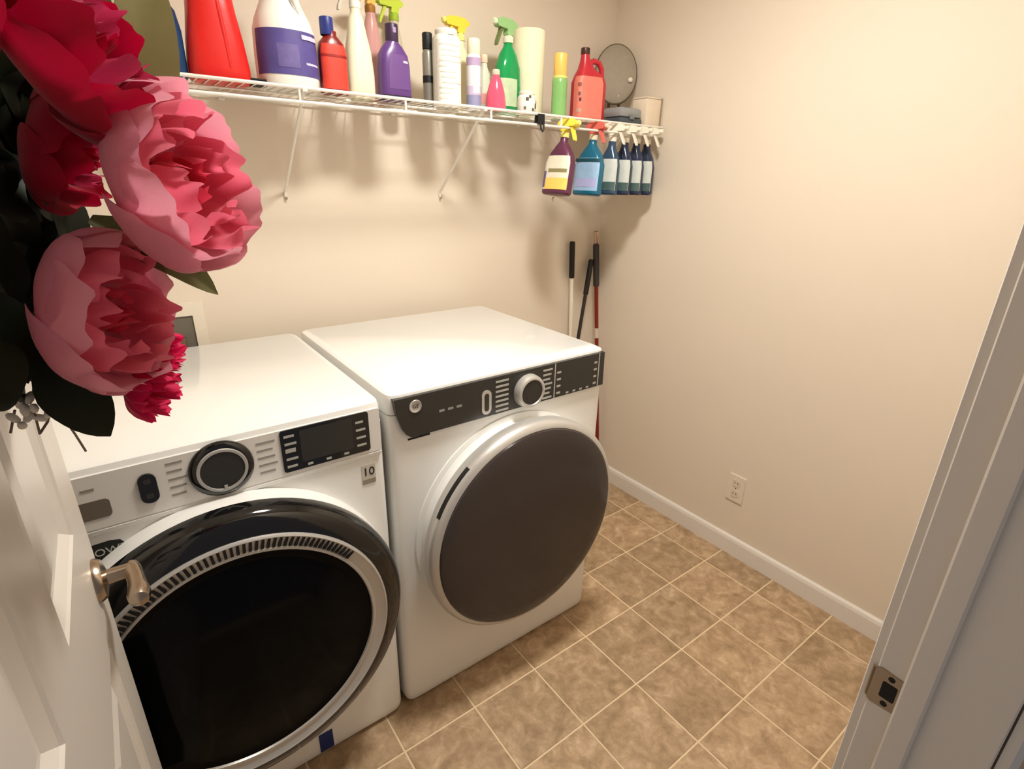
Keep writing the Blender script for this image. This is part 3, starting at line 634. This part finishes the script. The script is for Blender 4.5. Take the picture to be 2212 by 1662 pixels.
hanging('hanging spray bottle with yellow trigger, purple body and white and yellow label', .548, 10, P_('plum_plastic', (92, 44, 70), .3), P_('label_offwhite', (226, 220, 200), .5, var=.12, scale=60),
        P_('yellow_trigger', (250, 226, 84)), P_('yellow_collar', (244, 232, 130)),
        ((60, 155, .92, .72, P_('label_yellow', (246, 204, 104), .5)), (30, 60, .88, .6, P_('label_violet', (108, 92, 150), .5)), (70, 140, .62, .56, P_('label_olive', (140, 130, 90), .5))))
hanging('hanging teal-blue spray bottle with red trigger, second from the left under the shelf', .690, 6, P_('teal_blue_liquid', (24, 104, 134), .15, trans=.15), P_('label_iceblue', (150, 182, 214), .45, var=.2, scale=50),
        P_('coral_trigger', (222, 104, 92)), P_('cream_collar', (244, 222, 196)),
        ((30, 150, .40, .34, P_('label_deep_teal', (12, 70, 84), .5)), (60, 140, .85, .7, P_('label_lav', (170, 170, 214), .5))))
PALE = P_('label_pale_oval', (206, 212, 206), .5, var=.1, scale=50)
WT = P_('white_trigger', (246, 240, 222), .35)
LQ = P_('grey_teal_liquid', (86, 112, 110), .15, trans=.25)
hang_labels = ['hanging dark spray bottle with white trigger, next to the teal-blue one', 'hanging dark spray bottle with white trigger, second of the four dark ones from the left',
               'hanging dark spray bottle with white trigger, third of the four dark ones from the left', 'hanging dark spray bottle with white trigger, nearest the right wall']
for k, x in enumerate((.792, .863, .929, .992)):
    hanging(hang_labels[k], x, (5, 3, 2, 1)[k], NAVYB if k else P_('navy_clear_light', (58, 84, 112), .15, trans=.2), PALE, WT, WT,
            ((30, 150, .92, .76, LQ),), .192, .040, .026, 112)

# ------------------------------------------------------------------ poles in the corner
def pole(name, label, p0, p1, r, m, parts):
    t = thing(name, label, 'pole', p0, group='cleaning poles in the corner')
    v = Vector(p1) - Vector(p0)
    obj('shaft', T([(0, 0, .03), v], r, 12), m, t)
    for nm, a, b, rr, mm in parts: obj(nm, T([v * a, v * (a + (b - a) * .04), v * (b - (b - a) * .04), v * b], rr, 14, [rr * .85, rr, rr, rr * .8]), mm, t)
    return t
WP = P_('white_enamel', (232, 224, 208), .35); RP = P_('dark_red_enamel', (128, 30, 22), .35); BP = P_('black_enamel', (36, 34, 30), .4)
pole('broom_pole', 'white pole with black grip leaning on the back wall by the corner', (.875, .585, 0), (.857, .635, 1.222), .0095, WP, (('grip', .865, 1.0, .0125, M_rubber), ('foot', 0, .03, .014, M_rubber)))
pole('mop_pole', 'thin black pole slanting between the white and the red pole', (.700, .505, 0), (.972, .622, 1.135), .0085, BP, (('grip', .86, 1.0, .012, M_rubber), ('foot', 0, .03, .013, M_rubber)))
pole('duster_pole', 'dark red pole with pale collar, black grip and cream tip in the corner', (1.030, .520, 0), (.992, .625, 1.262), .0095, RP, (('collar', .60, .64, .0115, P_('collar_silver', (214, 196, 180), .3)), ('grip', .80, .955, .0145, P_('charcoal_grip', (58, 56, 54), .6)), ('tip', .955, 1.0, .0095, P_('cream_tip', (240, 218, 192), .5)), ('foot', 0, .03, .014, M_rubber)))

# ------------------------------------------------------------------ peony wreath on the door
WC = Vector((-.949, -.70, 1.475))
wr = thing('flower_wreath', 'wreath of pink and crimson silk peonies with dark leaves hanging on the open door', 'wreath', WC)
def L(p): return Vector(p) - WC
TW = mat('twig', rgb(70, 58, 48), .8, var=.2)
rnd = random.Random(7)
for k in range(7):
    ph = rnd.random() * 6; pts = []
    for a in range(0, 361, 12):
        t = R_(a); rr = .125 + .012 * math.sin(3 * t + ph) + .008 * rnd.random()
        pts.append((.014 + .010 * (1 + math.sin(2 * t + ph * 2)) / 2, rr * math.cos(t), rr * math.sin(t) + .0))
    obj('vine', T(pts, .0035, 6), TW, wr)
def petal_mesh(name, m, A, P1, P2, ruf, seed, nu=16, nv=12, point=.12, k=5.0):
    rn = random.Random(seed); ph = rn.random() * 6; ph2 = rn.random() * 6
    bm = bmesh.new(); lay = bm.verts.layers.float.new('along'); g = []
    for j in range(nv + 1):
        row = []
        for i in range(nu + 1):
            u = -1 + 2 * i / nu; v0 = j / nv; v = v0 * (1 - point * u * u)
            rho = 2 * v * (1 - v) * P1[0] + v * v * P2[0]; h = 2 * v * (1 - v) * P1[1] + v * v * P2[1]
            w = A * min(1, (v0 * 1.6 + .12)) * (1 - .28 * max(0, v0 - .7) / .3)
            rf = ruf * v0 ** 3
            rho += rf * math.sin(k * u + ph); h += rf * .8 * math.sin(k * 1.3 * u + ph2) + rf * .35 * math.sin(11 * u + ph)
            f = u * w
            vt = bm.verts.new((rho * math.cos(f), rho * math.sin(f), h)); vt[lay] = v0; row.append(vt)
        g.append(row)
    for j in range(nv):
        for i in range(nu): bm.faces.new((g[j][i], g[j][i + 1], g[j + 1][i + 1], g[j + 1][i]))
    for f in bm.faces: f.smooth = True
    me = bpy.data.meshes.new(name); bm.to_mesh(me); bm.free(); me.materials.append(m); return me
def flower(name, label, c, axis, Rr, layers, core, roll=0):
    q = Vector(axis).normalized().to_track_quat('Z', 'Y')
    o = obj(name, lathe([(0, -.14 * Rr), (.2 * Rr, -.1 * Rr), (.26 * Rr, .05 * Rr), (.2 * Rr, .3 * Rr), (0, .42 * Rr)], 20, close=False), core, wr, L(c))
    o.rotation_mode = 'QUATERNION'; o.rotation_quaternion = q; o['label'] = label
    rn = random.Random(sum(ord(ch) for ch in label))
    for li, (n, A, P1, P2, ruf, m, pt, kk) in enumerate(layers):
        ms = [petal_mesh('petal', m, A, P1, P2, ruf, li * 10 + s + len(label), point=pt, k=kk) for s in range(3)]
        for i in range(n):
            p = bpy.data.objects.new('petal', ms[i % 3]); COL.objects.link(p); p.parent = o
            p.rotation_euler = (rn.uniform(-.06, .06), rn.uniform(-.08, .08), 2 * math.pi * i / n + li * .55 + roll + rn.uniform(-.12, .12))
            s = Rr * rn.uniform(.94, 1.06); p.scale = (s, s, s * rn.uniform(.93, 1.08))
    return o
PK = attr_mat('petal_pale_pink', rgb(216, 108, 136), rgb(240, 164, 182)); CO = attr_mat('petal_coral', rgb(208, 34, 70), rgb(244, 126, 150)); DC = attr_mat('petal_deep_coral', rgb(190, 14, 50), rgb(226, 70, 96))
MG = attr_mat('petal_magenta', rgb(168, 0, 48), rgb(226, 24, 92)); CR = attr_mat('petal_crimson', rgb(98, 0, 26), rgb(180, 6, 48)); CR2 = attr_mat('petal_crimson_pink', rgb(150, 10, 50), rgb(190, 50, 90))
COREM = mat('flower_core', rgb(150, 24, 40), .7, var=.2)
peony = [(5, .82, (1.32, -.28), (1.02, .58), .05, PK, .16, 4), (5, .74, (1.20, -.12), (.92, .74), .06, PK, .14, 4), (5, .66, (1.02, .02), (.72, .80), .08, CO, .12, 5), (4, .62, (.80, .08), (.46, .74), .09, CO, .12, 5), (3, .7, (.5, .12), (.20, .55), .08, DC, .1, 5)]
flower('peony', 'pale pink peony with coral heart', (-.800, -.650, 1.468), (.74, -.60, .16), .067, peony, COREM, .3)
flower('peony', 'pink peony below it, tilted down', (-.869, -.650, 1.372), (.82, -.54, .0), .062, peony, COREM, 1.2)
frill = [(8, .5, (1.1, 0), (1.02, .55), .12, MG, .04, 9), (8, .45, (.95, .1), (.74, .8), .13, MG, .04, 9), (7, .45, (.7, .2), (.42, .9), .12, MG, .04, 9), (5, .5, (.4, .3), (.14, .85), .1, MG, .04, 9)]
flower('carnation', 'frilled magenta bloom peeking out below', (-.852, -.600, 1.307), (.80, -.15, -.25), .047, frill, COREM, .1)
red = [(6, .75, (1.25, -.2), (1.05, .6), .05, CR, .16, 4), (6, .65, (1.05, 0), (.75, .85), .06, CR, .14, 4), (5, .6, (.75, .15), (.45, .9), .07, CR2, .12, 5), (4, .6, (.45, .25), (.15, .8), .06, CR, .1, 5)]
flower('peony', 'large crimson peony at the top of the wreath', (-.858, -.672, 1.553), (.80, -.25, .28), .062, red, COREM, .6)
flower('peony', 'crimson peony half hidden at the back', (-.872, -.60, 1.50), (.75, -.1, -.2), .050, red, COREM, 1.6)

LG = attr_mat('leaf_olive', rgb(128, 124, 80), rgb(158, 154, 108), .45, 0); LD = attr_mat('leaf_dark_shaded', rgb(20, 24, 14), rgb(34, 40, 24), .5, 0); LM = attr_mat('leaf_mid', rgb(60, 64, 36), rgb(112, 112, 72), .45, 0)  # dark leaf green is deepened further, corner darkening put into the colour
def leaf(base, tip, width, nrm, m, curl=.12, fold=.18, n=10):
    base, tip = L(base), L(tip); d = tip - base; ln = d.length; d.normalize()
    nv = Vector(nrm); nv = (nv - d * nv.dot(d)).normalized(); s = d.cross(nv).normalized()
    bm = bmesh.new(); lay = bm.verts.layers.float.new('along'); g = []
    for j in range(n + 1):
        t = j / n; w = width * (math.sin(math.pi * min(1, t * .93 + .05)) ** .85) * (1 - .35 * t)
        if j == n: w = width * .015
        row = []
        for i in range(7):
            u = -1 + i / 3
            p = d * (ln * t) + s * (u * w / 2 * (1 + .05 * math.sin(9 * t + i))) + nv * (abs(u) * w * fold + curl * ln * math.sin(math.pi * t) - .0)
            v = bm.verts.new(p); v[lay] = .3 + .7 * t; row.append(v)
        g.append(row)
    for j in range(n):
        for i in range(6): bm.faces.new((g[j][i], g[j][i + 1], g[j + 1][i + 1], g[j + 1][i]))
    for f in bm.faces: f.smooth = True
    me = bpy.data.meshes.new('leaf'); bm.to_mesh(me); bm.free(); me.materials.append(m)
    o = bpy.data.objects.new('leaf', me); COL.objects.link(o); o.parent = wr; o.location = base
    return o
leaf((-.850, -.615, 1.440), (-.764, -.605, 1.366), .042, (.2, -.9, .4), LM)
leaf((-.905, -.64, 1.335), (-.875, -.62, 1.248), .058, (.3, -.9, .1), LD, .04, .08)
leaf((-.800, -.598, 1.510), (-.768, -.575, 1.650), .062, (.1, -1, 0), LG, .03, .10)
leaf((-.826, -.610, 1.500), (-.812, -.62, 1.625), .048, (.3, -1, .1), LM, .03, .10)
rnd = random.Random(11)
dark = [(-.888, -.60, 1.499), (-.896, -.55, 1.446), (-.916, -.55, 1.387), (-.926, -.58, 1.340), (-.922, -.60, 1.322), (-.880, -.55, 1.472), (-.874, -.55, 1.440), (-.893, -.55, 1.418), (-.912, -.60, 1.431), (-.926, -.62, 1.322), (-.902, -.60, 1.305), (-.886, -.60, 1.532), (-.91, -.53, 1.36), (-.90, -.55, 1.54), (-.90, -.62, 1.46), (-.915, -.62, 1.40), (-.92, -.66, 1.36), (-.915, -.68, 1.43), (-.90, -.57, 1.34), (-.925, -.70, 1.34), (-.91, -.72, 1.58), (-.89, -.64, 1.60), (-.92, -.80, 1.42), (-.92, -.80, 1.52)]
for k in range(34):
    f = k / 33; dark.append((-.925 + .045 * rnd.random() + .02 * f, rnd.uniform(-.60, -.50), 1.325 + .22 * f + rnd.uniform(-.015, .015)))
for (cx, cy, cz) in dark:
    a = rnd.uniform(0, 6.28); dv = Vector((rnd.uniform(-.004, .008), .038 * math.cos(a), .038 * math.sin(a)))
    c = Vector((max(cx, -.926), cy, cz))
    leaf(c - dv, c + dv, rnd.uniform(.046, .058), (.75, -.62, rnd.uniform(-.3, .2)), LD, .05, .12)
TWL = mat('grey_twig', rgb(124, 108, 94), .8, var=.2)
for pts in ([(-.930, -.625, 1.31), (-.921, -.62, 1.282), (-.924, -.605, 1.258)], [(-.910, -.61, 1.285), (-.917, -.60, 1.266), (-.924, -.605, 1.258)], [(-.915, -.62, 1.29), (-.906, -.598, 1.268), (-.902, -.590, 1.245), (-.899, -.58, 1.222)], [(-.934, -.61, 1.285), (-.940, -.60, 1.27), (-.943, -.600, 1.262)]):
    obj('twig', T([L(p) for p in pts], .0011, 6), TWL, wr)
BE = mat('dried_berry', rgb(240, 232, 220), .6, var=.15, scale=90)
bmes = None
for k, c in enumerate([(-.928, -.62, 1.294), (-.921, -.62, 1.297), (-.915, -.62, 1.301), (-.920, -.622, 1.288), (-.913, -.62, 1.288), (-.912, -.62, 1.280), (-.925, -.62, 1.281), (-.931, -.62, 1.274), (-.935, -.62, 1.282), (-.926, -.623, 1.288), (-.919, -.617, 1.277)]):
    if bmes is None:
        b0 = obj('berry', lathe([(0, -.006), (.0022, -.005), (.0034, -.001), (.003, .003), (.0012, .0055), (0, .006)], 10, close=False), BE, wr, L(c), (.5, .3, 0)); bmes = b0.data
    else: obj('berry', bmes, None, wr, L(c), (rnd.uniform(-1, 1), rnd.uniform(-1, 1), 0))
